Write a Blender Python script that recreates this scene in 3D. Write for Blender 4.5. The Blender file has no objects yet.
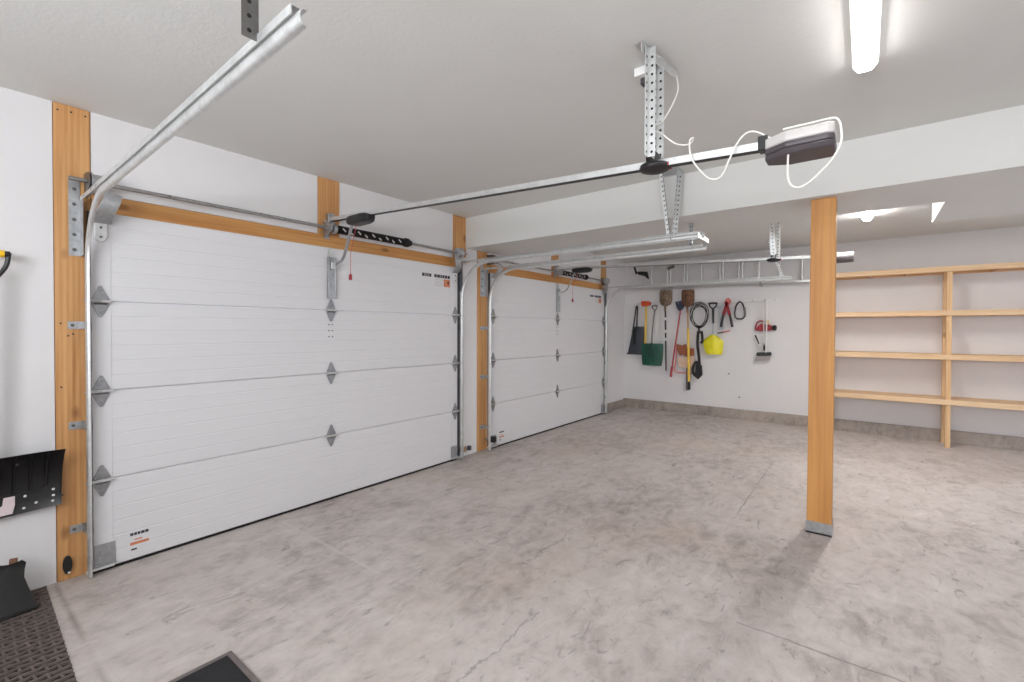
import bpy, bmesh, math, random
from mathutils import Vector, Matrix
random.seed(7)
C = bpy.context.scene
COL = C.collection
PI = math.pi

# ------------------------------------------------------------ camera
CAM_H, CAM_Y = 1.43, -3.5843
F_PX, YAW, PITCH, ROLL = 455.156, 0.9117, -0.0125, 0.0029
fw = Vector((math.sin(YAW)*math.cos(PITCH), math.cos(YAW)*math.cos(PITCH), math.sin(PITCH)))
rt = Vector((math.cos(YAW), -math.sin(YAW), 0)); up = rt.cross(fw)
r2 = rt*math.cos(ROLL)+up*math.sin(ROLL); u2 = -rt*math.sin(ROLL)+up*math.cos(ROLL)
cd = bpy.data.cameras.new('camera'); co = bpy.data.objects.new('camera', cd); COL.objects.link(co)
cd.sensor_width = 36; cd.lens = F_PX*36/1024; cd.shift_y = -(341-335.688)/1024
cd.clip_start = 0.02
m = Matrix((r2, u2, -fw)).transposed().to_4x4(); m.translation = Vector((0, CAM_Y, CAM_H))
co.matrix_world = m; C.camera = co

# ------------------------------------------------------------ world, view
w = bpy.data.worlds.new('world'); C.world = w; w.use_nodes = True
w.node_tree.nodes['Background'].inputs[0].default_value = (0.75, 0.85, 1, 1)
w.node_tree.nodes['Background'].inputs[1].default_value = 1.0
C.view_settings.view_transform = 'Standard'; C.view_settings.look = 'None'
C.view_settings.gamma = 1; C.view_settings.use_curve_mapping = False
C.view_settings.exposure = 0.47
try:
    C.cycles.diffuse_bounces = 8; C.cycles.max_bounces = 14; C.cycles.caustics_reflective = False
    C.cycles.caustics_refractive = False
except Exception: pass

def area_light(name, loc, rot, sx, sy, power, color):
    l = bpy.data.lights.new(name, 'AREA'); l.shape = 'RECTANGLE'; l.size = sx; l.size_y = sy
    l.energy = power; l.color = color
    o = bpy.data.objects.new(name, l); COL.objects.link(o); o.location = loc; o.rotation_euler = rot
    return o
# added fill lamps standing in for daylight, in unseen openings behind the camera (front wall x=-1.6, right wall y=-6.7)
area_light('fill_front_opening', (-1.64, -3.4, 1.95), (0, -PI/2-.45, 0), 0.7, 3.6, 105, (0.93, 0.96, 1))
area_light('fill_right_opening', (5.3, -6.76, 1.25), (PI/2, 0, 0), 4.2, 2.1, 4, (0.93, 0.96, 1))
LENS = {'open': (20.0, 1.25), 'bay': (135.0, 20.0)}   # emission of lens and of side, per fixture

# ------------------------------------------------------------ materials
def lin(c): return tuple(((v/255)/12.92 if v/255 <= .04045 else ((v/255+.055)/1.055)**2.4) for v in c)+(1,)
def newmat(name):
    m = bpy.data.materials.new(name); m.use_nodes = True
    nt = m.node_tree; b = nt.nodes['Principled BSDF']
    return m, nt, b
def N(nt, t, **kw):
    n = nt.nodes.new(t)
    for k, v in kw.items(): setattr(n, k, v)
    return n
def math_(nt, op, a, b=None, c=None, clamp=False):
    n = nt.nodes.new('ShaderNodeMath'); n.operation = op; n.use_clamp = clamp
    for i, v in enumerate((a, b, c)):
        if v is None: continue
        if isinstance(v, (int, float)): n.inputs[i].default_value = v
        else: nt.links.new(v, n.inputs[i])
    return n.outputs[0]
def coords(nt, scale=(1, 1, 1), loc=(0, 0, 0)):
    tc = N(nt, 'ShaderNodeTexCoord'); mp = N(nt, 'ShaderNodeMapping')
    mp.inputs['Scale'].default_value = scale; mp.inputs['Location'].default_value = loc
    nt.links.new(tc.outputs['Object'], mp.inputs['Vector']); return mp.outputs[0]
def noise(nt, vec, scale, detail=4, rough=.5, dist=0):
    n = N(nt, 'ShaderNodeTexNoise'); n.inputs['Scale'].default_value = scale
    n.inputs['Detail'].default_value = detail; n.inputs['Roughness'].default_value = rough
    n.inputs['Distortion'].default_value = dist
    nt.links.new(vec, n.inputs['Vector']); return n.outputs['Fac']
def ramp(nt, fac, stops):
    r = N(nt, 'ShaderNodeValToRGB'); e = r.color_ramp.elements
    while len(e) < len(stops): e.new(.5)
    for el, (p, c) in zip(e, stops): el.position = p; el.color = c
    nt.links.new(fac, r.inputs[0]); return r.outputs[0]
def mix(nt, fac, a, b, mode='MIX'):
    n = N(nt, 'ShaderNodeMix', data_type='RGBA', blend_type=mode)
    if isinstance(fac, (int, float)): n.inputs[0].default_value = fac
    else: nt.links.new(fac, n.inputs[0])
    for i, v in ((6, a), (7, b)):
        if isinstance(v, tuple): n.inputs[i].default_value = v
        else: nt.links.new(v, n.inputs[i])
    return n.outputs[2]
def bump(nt, b, h, strength, dist=.01):
    n = N(nt, 'ShaderNodeBump'); n.inputs['Strength'].default_value = strength
    n.inputs['Distance'].default_value = dist
    nt.links.new(h, n.inputs['Height']); nt.links.new(n.outputs[0], b.inputs['Normal'])

def plain(name, col, rough=.5, metal=0, var=.06, scale=20, bumpy=0.0, spec=.5):
    m, nt, b = newmat(name)
    v = coords(nt); f = noise(nt, v, scale, 4)
    c1 = tuple(max(0, x*(1-var)) for x in lin(col)[:3])+(1,); c2 = tuple(min(1, x*(1+var)) for x in lin(col)[:3])+(1,)
    nt.links.new(ramp(nt, f, [(.3, c1), (.7, c2)]), b.inputs['Base Color'])
    b.inputs['Roughness'].default_value = rough; b.inputs['Metallic'].default_value = metal
    b.inputs['Specular IOR Level'].default_value = spec
    if bumpy: bump(nt, b, noise(nt, v, scale*4, 3), bumpy)
    return m

def wood(name, axis, light, dark, knot=(120, 70, 30), rough=.55):
    m, nt, b = newmat(name)
    sc = [14, 14, 14]; sc[axis] = 0.7
    v = coords(nt, tuple(sc))
    g = noise(nt, v, 1.6, 5, .6, .6)
    sc2 = [60, 60, 60]; sc2[axis] = 1.2
    g2 = noise(nt, coords(nt, tuple(sc2)), 1.0, 3, .6)
    wv = N(nt, 'ShaderNodeTexWave', wave_type='BANDS'); wv.bands_direction = 'X' if axis != 0 else 'Y'
    sc3 = [9, 9, 9]; sc3[axis] = .35
    nt.links.new(coords(nt, tuple(sc3)), wv.inputs['Vector']); wv.inputs['Scale'].default_value = 1.3
    wv.inputs['Distortion'].default_value = 7; wv.inputs['Detail'].default_value = 2; wv.inputs['Detail Scale'].default_value = .6
    f = math_(nt, 'ADD', math_(nt, 'MULTIPLY', g, .5), math_(nt, 'ADD', math_(nt, 'MULTIPLY', g2, .42), math_(nt, 'MULTIPLY', wv.outputs['Fac'], .08)))
    c = ramp(nt, f, [(.34, lin(dark)), (.60, lin(light))])
    # tone drifting along the board
    sl = [1.2, 1.2, 1.2]
    c = mix(nt, math_(nt, 'MULTIPLY', noise(nt, coords(nt, tuple(sl)), 1.0, 2), .28), c, lin(tuple(int(x*.86) for x in dark)))
    # knots
    sk = [9, 9, 9]; sk[axis] = 4.2
    vo = N(nt, 'ShaderNodeTexVoronoi'); vo.inputs['Scale'].default_value = .55
    nt.links.new(coords(nt, tuple(sk), (3.3, 1.7, .6)), vo.inputs['Vector'])
    k = N(nt, 'ShaderNodeMapRange'); k.inputs['From Min'].default_value = .06; k.inputs['From Max'].default_value = .13
    k.inputs['To Min'].default_value = .65; k.inputs['To Max'].default_value = 0
    nt.links.new(vo.outputs['Distance'], k.inputs['Value'])
    c = mix(nt, k.outputs[0], c, lin(knot))
    nt.links.new(c, b.inputs['Base Color']); b.inputs['Roughness'].default_value = rough
    bump(nt, b, g2, .15, .003)
    return m

def metal(name, col=(190, 192, 194), rough=.38, dark=.75):
    m, nt, b = newmat(name)
    v = coords(nt); f = noise(nt, v, 14, 5, .65)
    vo = N(nt, 'ShaderNodeTexVoronoi'); vo.inputs['Scale'].default_value = 55; nt.links.new(v, vo.inputs['Vector'])
    f2 = math_(nt, 'ADD', math_(nt, 'MULTIPLY', f, .7), math_(nt, 'MULTIPLY', vo.outputs['Color'], .3))
    l = lin(col); d = tuple(x*dark for x in l[:3])+(1,)
    nt.links.new(ramp(nt, f2, [(.3, d), (.65, l)]), b.inputs['Base Color'])
    b.inputs['Metallic'].default_value = .85
    nt.links.new(math_(nt, 'ADD', math_(nt, 'MULTIPLY', f, .25), rough-.12), b.inputs['Roughness'])
    return m

def paint(name, col, bstr=.05, bscale=60, mott=.025, rough=.75):
    m, nt, b = newmat(name)
    v = coords(nt); f = noise(nt, v, 1.1, 5, .6, .5)
    l = lin(col)
    c1 = tuple(x*(1-mott) for x in l[:3])+(1,); c2 = tuple(min(1, x*(1+mott)) for x in l[:3])+(1,)
    nt.links.new(ramp(nt, f, [(.3, c1), (.7, c2)]), b.inputs['Base Color'])
    b.inputs['Roughness'].default_value = rough; b.inputs['Specular IOR Level'].default_value = .25
    h = math_(nt, 'ADD', noise(nt, v, bscale, 4, .6), math_(nt, 'MULTIPLY', noise(nt, v, 3.5, 5, .6, 1.2), .8))
    bump(nt, b, h, bstr, .02)
    return m

M = {}
M['wall'] = paint('drywall_paint', (224, 222, 222))
M['ceiling'] = paint('ceiling_paint', (220, 220, 217), bstr=.08)
M['door'] = None
def door_mat():
    m, nt, b = newmat('door_white_steel')
    f = noise(nt, coords(nt, (2, 1, 60)), 3, 4)
    nt.links.new(ramp(nt, f, [(.3, lin((214, 213, 215))), (.7, lin((219, 218, 219)))]), b.inputs['Base Color'])
    b.inputs['Roughness'].default_value = .5; b.inputs['Specular IOR Level'].default_value = .35
    bump(nt, b, f, .015, .004)
    return m
M['door'] = door_mat()
M['fir_v'] = wood('fir_vertical', 2, (220, 168, 110), (182, 124, 70))
M['fir_x'] = wood('fir_along_x', 0, (216, 162, 98), (184, 122, 62))
M['post'] = wood('post_fir', 2, (214, 156, 88), (188, 128, 66), knot=(150, 90, 45))
M['pine_y'] = wood('pine_along_y', 1, (236, 206, 168), (212, 172, 126), knot=(150, 100, 60))
M['pine_z'] = wood('pine_vertical', 2, (230, 194, 148), (204, 158, 108), knot=(150, 95, 55))
M['pine_x'] = wood('pine_along_x', 0, (226, 190, 146), (200, 156, 110), knot=(150, 95, 55))
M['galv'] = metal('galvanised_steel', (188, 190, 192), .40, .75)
M['galv_lit'] = metal('galvanised_steel_lit', (222, 223, 222), .42, .85)  # paler copy of the galvanised steel, light on the metal put into its colour
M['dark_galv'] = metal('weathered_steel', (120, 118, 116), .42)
M['shaft'] = metal('shaft_steel', (170, 168, 166), .3)
M['alu'] = metal('ladder_aluminium', (214, 214, 214), .4, .9)
M['black'] = plain('black_plastic', (26, 25, 26), .42, var=.15)
M['shovel_black'] = plain('shovel_black_plastic', (17, 16, 16), .42, var=.25, scale=9)
M['spring'] = plain('oil_tempered_spring', (34, 32, 32), .38, .4, var=.2)
M['motor_white'] = plain('motor_white_plastic', (192, 188, 186), .4, var=.02)
M['motor_grey'] = plain('motor_charcoal_plastic', (74, 68, 72), .42, var=.05)
M['white'] = plain('white_plastic', (232, 230, 228), .45, var=.02)
M['cord'] = plain('white_cord', (222, 219, 214), .5, var=.03)
M['red'] = plain('red_paint', (150, 30, 38), .45, var=.12)
M['redcord'] = plain('red_cord', (196, 84, 84), .6)
M['rubber'] = plain('mat_rubber', (104, 92, 87), .75, var=.22, scale=30, bumpy=.2)
M['mat_hole_dark'] = plain('mat_hole_dirt_shade', (22, 20, 20), .9, var=.2)
M['carpet'] = plain('mat_carpet', (38, 37, 40), .95, var=.45, scale=190, bumpy=.5)
M['mat_edge'] = plain('mat_border_rubber', (108, 100, 98), .6, var=.15)
M['slate'] = plain('slate_plastic', (58, 62, 70), .55, var=.12)
M['green'] = plain('green_plastic', (24, 84, 66), .45, var=.2)
M['slate_green'] = plain('dark_green_plastic', (14, 62, 50), .45, var=.15)
M['yellow'] = plain('yellow_plastic', (232, 222, 30), .4, var=.06)
M['amber'] = plain('yellow_fibreglass', (232, 192, 70), .42, var=.08)
M['orange'] = plain('orange_paint', (206, 78, 36), .45, var=.15)
M['navy'] = plain('navy_paint', (48, 54, 78), .5, var=.2)
M['rust'] = plain('rusty_steel', (112, 78, 58), .7, .25, var=.5, scale=26)
M['dirty_steel'] = plain('dirty_steel', (122, 104, 84), .6, .3, var=.4, scale=22)
M['brown'] = plain('brown_wood_handle', (150, 84, 54), .5, var=.25)
M['tan'] = plain('ash_wood_handle', (176, 140, 100), .5, var=.2)
M['palewood'] = plain('pale_blade_guard', (222, 192, 166), .5, var=.1)
M['pink'] = plain('faded_red_plastic', (206, 110, 104), .45, var=.1)
M['redhandle'] = plain('red_handle', (176, 62, 70), .45, var=.1)
M['bristle'] = plain('grey_bristles', (160, 154, 150), .9, var=.3, scale=120)
M['grip_yellow'] = plain('grip_yellow', (240, 190, 30), .4, var=.05)
M['patch'] = plain('pale_worn_patch', (212, 196, 198), .6, var=.08)
M['ink'] = plain('label_ink', (52, 46, 50), .6)
M['label_orange'] = plain('label_orange', (206, 128, 92), .6, var=.15)
M['label_pale'] = plain('label_pale_print', (200, 190, 188), .6)
M['gap_shade'] = plain('door_gap_shade', (58, 57, 62), .6, var=.15)  # dark colour for the shaded gap at the door edge
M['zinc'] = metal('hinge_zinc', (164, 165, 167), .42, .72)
M['hole'] = plain('dark_hole', (18, 16, 15), .9)

def emis(name, col, s):
    m, nt, b = newmat(name)
    b.inputs['Base Color'].default_value = (.9, .9, .9, 1)
    b.inputs['Emission Color'].default_value = col; b.inputs['Emission Strength'].default_value = s
    return m

for k_, (a_, b_) in LENS.items():
    M['lens_'+k_] = emis('lit_lens_'+k_, (1, .975, .945, 1), a_); M['side_'+k_] = emis('lit_lens_side_'+k_, (1, .975, .945, 1), b_)

def concrete(name, base, dark, light, joints=()):
    m, nt, b = newmat(name)
    v = coords(nt)
    big = noise(nt, coords(nt, (1, 1, 1), (2.3, 5.1, 0)), .55, 5, .55, .8)
    med = noise(nt, coords(nt, (1, 1.25, 1), (7.7, 1.2, 0)), 1.9, 7, .62, 1.3)
    fine = noise(nt, v, 9, 8, .7, .4)
    blot = noise(nt, coords(nt, (.7, 1.5, 1), (11, 3, 0)), 5.5, 7, .66, 2.2)
    med2 = noise(nt, coords(nt, (1, 2.0, 1), (3.1, 8.2, 0)), 4.5, 8, .68, .9)
    f = math_(nt, 'ADD', math_(nt, 'ADD', math_(nt, 'MULTIPLY', big, .22), math_(nt, 'MULTIPLY', med2, .30)), math_(nt, 'ADD', math_(nt, 'MULTIPLY', med, .24), math_(nt, 'MULTIPLY', fine, .24)))
    c = ramp(nt, f, [(.37, lin(dark)), (.50, lin(base)), (.63, lin(light))])
    st = ramp(nt, blot, [(.585, (0, 0, 0, 1)), (.70, (1, 1, 1, 1))])
    c = mix(nt, math_(nt, 'MULTIPLY', st, .62), c, lin(tuple(int(x*.78) for x in dark)))
    warm = ramp(nt, noise(nt, coords(nt, (1, 1, 1), (4, 9, 0)), .8, 4, .6, .6), [(.5, (0, 0, 0, 1)), (.72, (1, 1, 1, 1))])
    c = mix(nt, math_(nt, 'MULTIPLY', warm, .30), c, lin((186, 166, 148)))
    sp = ramp(nt, noise(nt, v, 70, 3, .7), [(.66, (0, 0, 0, 1)), (.74, (1, 1, 1, 1))])
    c = mix(nt, math_(nt, 'MULTIPLY', sp, .25), c, lin((96, 88, 82)))
    sep = N(nt, 'ShaderNodeSeparateXYZ'); nt.links.new(v, sep.inputs[0])
    wob = math_(nt, 'MULTIPLY', math_(nt, 'SUBTRACT', noise(nt, v, 5, 5, .7), .5), 1.0)
    for axis, pos, a0, a1, width, wobble, strength, col in joints:
        p = sep.outputs[axis]; q = sep.outputs[1-axis]
        d = math_(nt, 'ABSOLUTE', math_(nt, 'ADD', math_(nt, 'SUBTRACT', p, pos), math_(nt, 'MULTIPLY', wob, wobble)))
        k = math_(nt, 'SUBTRACT', 1, math_(nt, 'DIVIDE', d, width), clamp=True)
        k = math_(nt, 'MULTIPLY', k, math_(nt, 'MULTIPLY', math_(nt, 'GREATER_THAN', q, a0), math_(nt, 'LESS_THAN', q, a1)))
        gap = ramp(nt, noise(nt, coords(nt, (1, 1, 1), (pos*3, 2, 0)), 2.2, 3), [(.38, (.15, .15, .15, 1)), (.58, (1, 1, 1, 1))])
        k = math_(nt, 'MULTIPLY', math_(nt, 'MULTIPLY', k, gap), strength)
        c = mix(nt, k, c, lin(col))
    nt.links.new(c, b.inputs['Base Color'])
    nt.links.new(math_(nt, 'ADD', math_(nt, 'MULTIPLY', med, .3), .42), b.inputs['Roughness'])
    b.inputs['Specular IOR Level'].default_value = .4
    bump(nt, b, math_(nt, 'ADD', fine, math_(nt, 'MULTIPLY', med, .6)), .12, .01)
    return m
DK = (98, 88, 82); LT = (206, 200, 196)
M['floor'] = concrete('floor_concrete', (190, 181, 176), (144, 134, 128), (210, 202, 198), joints=[
    (1, -2.81, 3.5, 5.6, .010, .04, .55, DK),      # saw cut parallel to the door wall
    (1, -2.30, 1.3, 1.9, .008, .16, .5, DK),       # crack
    (0, 1.62, -1.35, -.15, .018, .01, .55, LT),   # pale joint near the door
    (0, 2.43, -4.6, -3.1, .010, .05, .7, DK),
    (1, -1.95, 2.2, 3.4, .008, .22, .55, DK),
    (0, 5.2, -2.7, -.4, .010, .05, .35, DK),
    (0, .437, -2.5, 0, .02, .005, .6, (120, 106, 96)),
])
M['curb'] = concrete('curb_concrete', (164, 154, 146), (116, 106, 99), (188, 178, 168))

# ------------------------------------------------------------ mesh builder
class MB:
    def __init__(s): s.v = []; s.f = []; s.starts = []
    def poly(s, base, faces):
        s.starts.append((len(s.v), len(s.f)))
        n = len(s.v); s.v += [Vector(p) for p in base]; s.f += [tuple(i+n for i in f) for f in faces]
    def box(s, x0, x1, y0, y1, z0, z1):
        s.poly([(x0,y0,z0),(x1,y0,z0),(x1,y1,z0),(x0,y1,z0),(x0,y0,z1),(x1,y0,z1),(x1,y1,z1),(x0,y1,z1)],
               [(0,3,2,1),(4,5,6,7),(0,1,5,4),(1,2,6,5),(2,3,7,6),(3,0,4,7)]); return s
    def bar(s, a, b, w, t, side=(0, 0, 1)):
        """oriented box from a to b, w wide along 'side' (made perpendicular), t thick"""
        a = Vector(a); b = Vector(b); d = (b-a).normalized(); sd = Vector(side)
        sd = (sd - d*sd.dot(d)).normalized(); n = d.cross(sd)
        P = []
        for p in (a, b):
            for i, j in ((-1,-1),(1,-1),(1,1),(-1,1)): P.append(p+sd*w/2*i+n*t/2*j)
        s.poly(P, [(0,3,2,1),(4,5,6,7),(0,1,5,4),(1,2,6,5),(2,3,7,6),(3,0,4,7)]); return s
    def prism(s, pts, ext):
        """pts: planar polygon in 3D; extruded by ext"""
        n = len(pts); e = Vector(ext); P = [Vector(p) for p in pts]; P += [p+e for p in P]
        s.poly(P, [tuple(range(n-1, -1, -1)), tuple(range(n, 2*n))]+[(i, (i+1) % n, n+(i+1) % n, n+i) for i in range(n)]); return s
    def sweep(s, path, prof, ref, closed_prof=True, caps=True):
        """prof: (a, b) offsets, a along ref, b along tangent x ref"""
        path = [Vector(p) for p in path]; n = len(prof); ref = Vector(ref).normalized(); rings = []
        for i, p in enumerate(path):
            t = (path[min(i+1, len(path)-1)]-path[max(i-1, 0)]).normalized()
            r = (ref - t*ref.dot(t)).normalized(); b = t.cross(r)
            sc = 1.0
            rings.append([p+r*a+b*c*sc for a, c in prof])
        base = [q for r in rings for q in r]; fs = []
        for i in range(len(path)-1):
            for j in range(n if closed_prof else n-1):
                k = (j+1) % n; fs.append((i*n+j, i*n+k, (i+1)*n+k, (i+1)*n+j))
        if caps and closed_prof: fs += [tuple(range(n-1, -1, -1)), tuple(range((len(path)-1)*n, len(path)*n))]
        s.poly(base, fs); return s
    def tube(s, path, r, n=10, closed=False):
        path = [Vector(p) for p in path]; L = len(path); rs = r if isinstance(r, (list, tuple)) else [r]*L
        t0 = (path[1]-path[0]).normalized(); ref = Vector((0, 0, 1)) if abs(t0.z) < .9 else Vector((1, 0, 0))
        u = (ref-t0*ref.dot(t0)).normalized(); base = []
        for i, p in enumerate(path):
            a = path[(i-1) % L] if (closed or i > 0) else p; b = path[(i+1) % L] if (closed or i < L-1) else p
            t = (b-a).normalized(); u = (u-t*u.dot(t)).normalized(); v = t.cross(u)
            for k in range(n):
                an = 2*PI*k/n; base.append(p+(u*math.cos(an)+v*math.sin(an))*rs[i])
        fs = []
        for i in range(L if closed else L-1):
            i2 = (i+1) % L
            for k in range(n): fs.append((i*n+k, i*n+(k+1) % n, i2*n+(k+1) % n, i2*n+k))
        if not closed: fs += [tuple(range(n-1, -1, -1)), tuple(range((L-1)*n, L*n))]
        s.poly(base, fs); return s
    def lathe(s, p, axis, prof, n=24):
        """prof: (t along axis, radius)"""
        p = Vector(p); a = Vector(axis).normalized(); ref = Vector((0, 0, 1)) if abs(a.z) < .9 else Vector((1, 0, 0))
        u = (ref-a*ref.dot(a)).normalized(); v = a.cross(u); base = []
        for t, r in prof:
            for k in range(n):
                an = 2*PI*k/n; base.append(p+a*t+(u*math.cos(an)+v*math.sin(an))*max(r, 1e-4))
        fs = []
        for i in range(len(prof)-1):
            for k in range(n): fs.append((i*n+k, i*n+(k+1) % n, (i+1)*n+(k+1) % n, (i+1)*n+k))
        fs += [tuple(range(n-1, -1, -1)), tuple(range((len(prof)-1)*n, len(prof)*n))]
        s.poly(base, fs); return s
    def grid(s, P, thick_vec=None):
        """P[i][j] sheet; with thick_vec (Vector or function (i,j)->Vector) it becomes a closed slab"""
        R = len(P); K = len(P[0]); tv = thick_vec if callable(thick_vec) else (lambda i, j: Vector(thick_vec))
        base = [Vector(P[i][j]) for i in range(R) for j in range(K)]
        top = [Vector(P[i][j])+tv(i, j) for i in range(R) for j in range(K)]
        o = R*K; fs = []
        for i in range(R-1):
            for j in range(K-1):
                a, b, c, d = i*K+j, i*K+j+1, (i+1)*K+j+1, (i+1)*K+j
                fs += [(a, b, c, d), (a+o, d+o, c+o, b+o)]
        for i in range(R-1):
            for j in (0, K-1):
                a, d = i*K+j, (i+1)*K+j; fs.append((a, d, d+o, a+o))
        for j in range(K-1):
            for i in (0, R-1):
                a, b = i*K+j, i*K+j+1; fs.append((a, b, b+o, a+o))
        s.poly(base+top, fs); return s
    def build(s, name, mat, parent=None, smooth=True, bevel=0, angle=35):
        me = bpy.data.meshes.new(name)
        off = world_loc(parent) if parent else Vector((0, 0, 0))
        me.from_pydata([tuple(v-off) for v in s.v], [], s.f)
        bm = bmesh.new(); bm.from_mesh(me); bmesh.ops.recalc_face_normals(bm, faces=bm.faces); bm.to_mesh(me); bm.free()
        me.materials.append(M[mat] if isinstance(mat, str) else mat)
        if smooth:
            me.shade_smooth(); me.set_sharp_from_angle(angle=math.radians(angle))
        o = bpy.data.objects.new(name, me); COL.objects.link(o)
        if parent: o.parent = parent
        if bevel:
            b = o.modifiers.new('bevel', 'BEVEL'); b.width = bevel; b.segments = 2; b.limit_method = 'ANGLE'
            b.harden_normals = False
        return o
def each(mb, name, mat, parent, **kw):
    """one object per piece collected in mb"""
    r = []
    for i, (v0, f0) in enumerate(mb.starts):
        v1, f1 = mb.starts[i+1] if i+1 < len(mb.starts) else (len(mb.v), len(mb.f))
        p = MB(); p.v = mb.v[v0:v1]; p.f = [tuple(k-v0 for k in f) for f in mb.f[f0:f1]]; r.append(p.build(name, mat, parent, **kw))
    return r
def world_loc(o):
    v = Vector((0, 0, 0))
    while o is not None: v += o.location; o = o.parent
    return v
def empty(name, loc, label, cat, group=None):
    o = bpy.data.objects.new(name, None); COL.objects.link(o); o.location = loc; o.empty_display_size = .05
    return tag(o, label, cat, group)
def tag(o, label, cat, group=None):
    o['label'] = label; o['category'] = cat; o['kind'] = 'thing'
    if group: o['group'] = group
    return o
def struct(o, label=None, cat=None):
    o['kind'] = 'structure'
    if label: o['label'] = label
    if cat: o['category'] = cat
    return o
def box(*a): return MB().box(*a)

# ------------------------------------------------------------ setting
H, ZB = 2.695, 2.354           # ceiling, beam underside
XW, XL, YR = 8.093, -1.6, -6.7  # far wall, wall behind the camera, right-hand wall
XB0, XB1, XB2, YBOX = 3.76, 4.47, 5.275, -4.03
struct(box(XL-.2, XW+.2, YR-.2, .3, -.15, 0).build('floor', 'floor', smooth=False), 'grey mottled concrete garage floor slab', 'floor')
struct(box(XL-.2, XW+.2, YR-.2, .2, H, H+.15).build('ceiling', 'ceiling', smooth=False), 'off white painted drywall garage ceiling', 'ceiling')
G = .003
wl = MB()
for x0, x1, z0, z1 in [(XL, .447-G, 0, H), (.6+G, 2.0-G, 2.225, H), (2.193+G, 3.563-G, 2.225, H), (3.66+G, 3.958-G, 0, 2.25),
                       (3.769+G, 3.958-G, 2.25, H), (3.958-G, 4.14, ZB+.01, H), (4.14+G, 5.55-G, 2.225, H), (5.74+G, 7.11-G, 2.225, H),
                       (7.17+G, XW+.2, 0, 2.12), (7.303+G, XW+.2, 2.12, H)]:
    wl.box(x0, x1, 0, .2, z0, z1)
struct(wl.build('wall_left', 'wall', smooth=False), 'white drywall around the two garage doors', 'wall')
struct(box(XW, XW+.2, YR-.2, .0, 0, H).build('wall_back', 'wall', smooth=False), 'white far wall with the tools and shelves', 'wall')
wr = MB()   # right-hand wall, unseen opening added in it for the fill lamp
for x0, x1, z0, z1 in [(XL-.2, 3.1, 0, H), (7.5, XW, 0, H), (3.1, 7.5, 2.35, H)]: wr.box(x0, x1, YR-.2, YR, z0, z1)
struct(wr.build('wall_right', 'wall', smooth=False), 'white drywall wall opposite the garage doors', 'wall')
wf = MB()   # wall behind the camera, unseen high opening shaped for the fill lamp
for y0, y1, z0, z1 in [(YR, -5.25, 0, H), (-1.55, 0, 0, H), (-5.25, -1.55, 2.4, H), (-5.25, -1.55, 0, 1.5)]: wf.box(XL-.2, XL, y0, y1, z0, z1)
struct(wf.build('wall_front', 'wall', smooth=False), 'white drywall wall at the near end of the garage', 'wall')
bm_ = MB().box(XB0, XB1, YR, 0, ZB, H-.001); 
struct(bm_.build('ceiling_beam', 'ceiling', smooth=False), 'white drywall dropped beam crossing the ceiling above the timber post', 'beam')
struct(MB().box(XB1, XB2, YR, YBOX, ZB, H-.001).build('ceiling_soffit', 'ceiling', smooth=False), 'white boxed soffit behind the beam beside the far light', 'soffit')
cb = MB().prism([(XW-.035, 0, 0), (XW-.035, 0, .150), (XW-.03, 0, .157), (XW, 0, .157), (XW, 0, 0)], (0, YR, 0))
struct(cb.build('baseboard_back', 'curb', smooth=False), 'bare concrete curb along the foot of the far wall', 'curb')
cb = MB().prism([(7.2, -.03, 0), (7.2, -.03, .128), (7.2, -.026, .134), (7.2, 0, .134), (7.2, 0, 0)], (XW-.036-7.2, 0, 0))
struct(cb.build('baseboard_left', 'curb', smooth=False), 'short concrete curb between the far garage door and the corner', 'curb')

# timbers in the door wall
def timber(name, b, mat, label, cat='timber'):
    return tag(MB().box(*b).build(name, mat, bevel=.003), label, cat)
J0, J1 = -.006, .035
jl = empty('door_jamb', (.5235, 0, 0), 'full height orange fir door jamb beside the hanging black snow shovel', 'timber')
MB().box(.447, .6, J0, J1, 0, H-.001).build('jamb_board', 'fir_v', jl, bevel=.003)
nl = MB()
for px_, pz_ in [(.465, 2.655), (.52, 2.66), (.58, 2.658), (.47, 1.10), (.585, 1.42), (.47, 1.46), (.50, 1.39), (.52, 1.40), (.575, 1.30), (.46, .74), (.47, .49)]:
    nl.lathe((px_, J0-.002, pz_), (0, 1, 0), [(0, .005), (.003, .005)], 8)
each(nl, 'nail_head', 'ink', jl)
timber('door_header', (.603, 3.558, J0, J1, 2.118, 2.222), 'fir_x', 'long orange fir header board above the nearer garage door')
timber('center_stud', (2.0, 2.193, J0, J1, 2.2225, H-.001), 'fir_v', 'short fir board from the header to the ceiling above the middle of the nearer door')
timber('door_jamb', (3.561, 3.658, J0, J1, 0, 2.249), 'fir_v', 'narrow fir jamb half hidden by the track between the doors')
timber('upper_jamb', (3.563, 3.767, J0, J1, 2.2505, H-.001), 'fir_v', 'short fir board above the door track tucked against the dropped beam')
timber('door_jamb', (3.958, 4.138, J0, J1, 0, ZB-.001), 'fir_v', 'fir door jamb left of the farther garage door, reaching the beam', 'timber')
timber('door_header', (4.142, 7.108, J0, J1, 2.118, 2.222), 'fir_x', 'long orange fir header board above the farther garage door')
timber('center_stud', (5.55, 5.74, J0, J1, 2.2225, H-.001), 'fir_v', 'short fir board above the middle of the farther garage door')
timber('upper_jamb', (7.112, 7.303, J0, J1, 2.13, H-.001), 'fir_v', 'short fir board at the top corner of the farther garage door')
timber('door_jamb', (7.112, 7.168, J0, J1, 0, 2.118), 'fir_v', 'thin fir jamb behind the last track by the tool corner')

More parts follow.
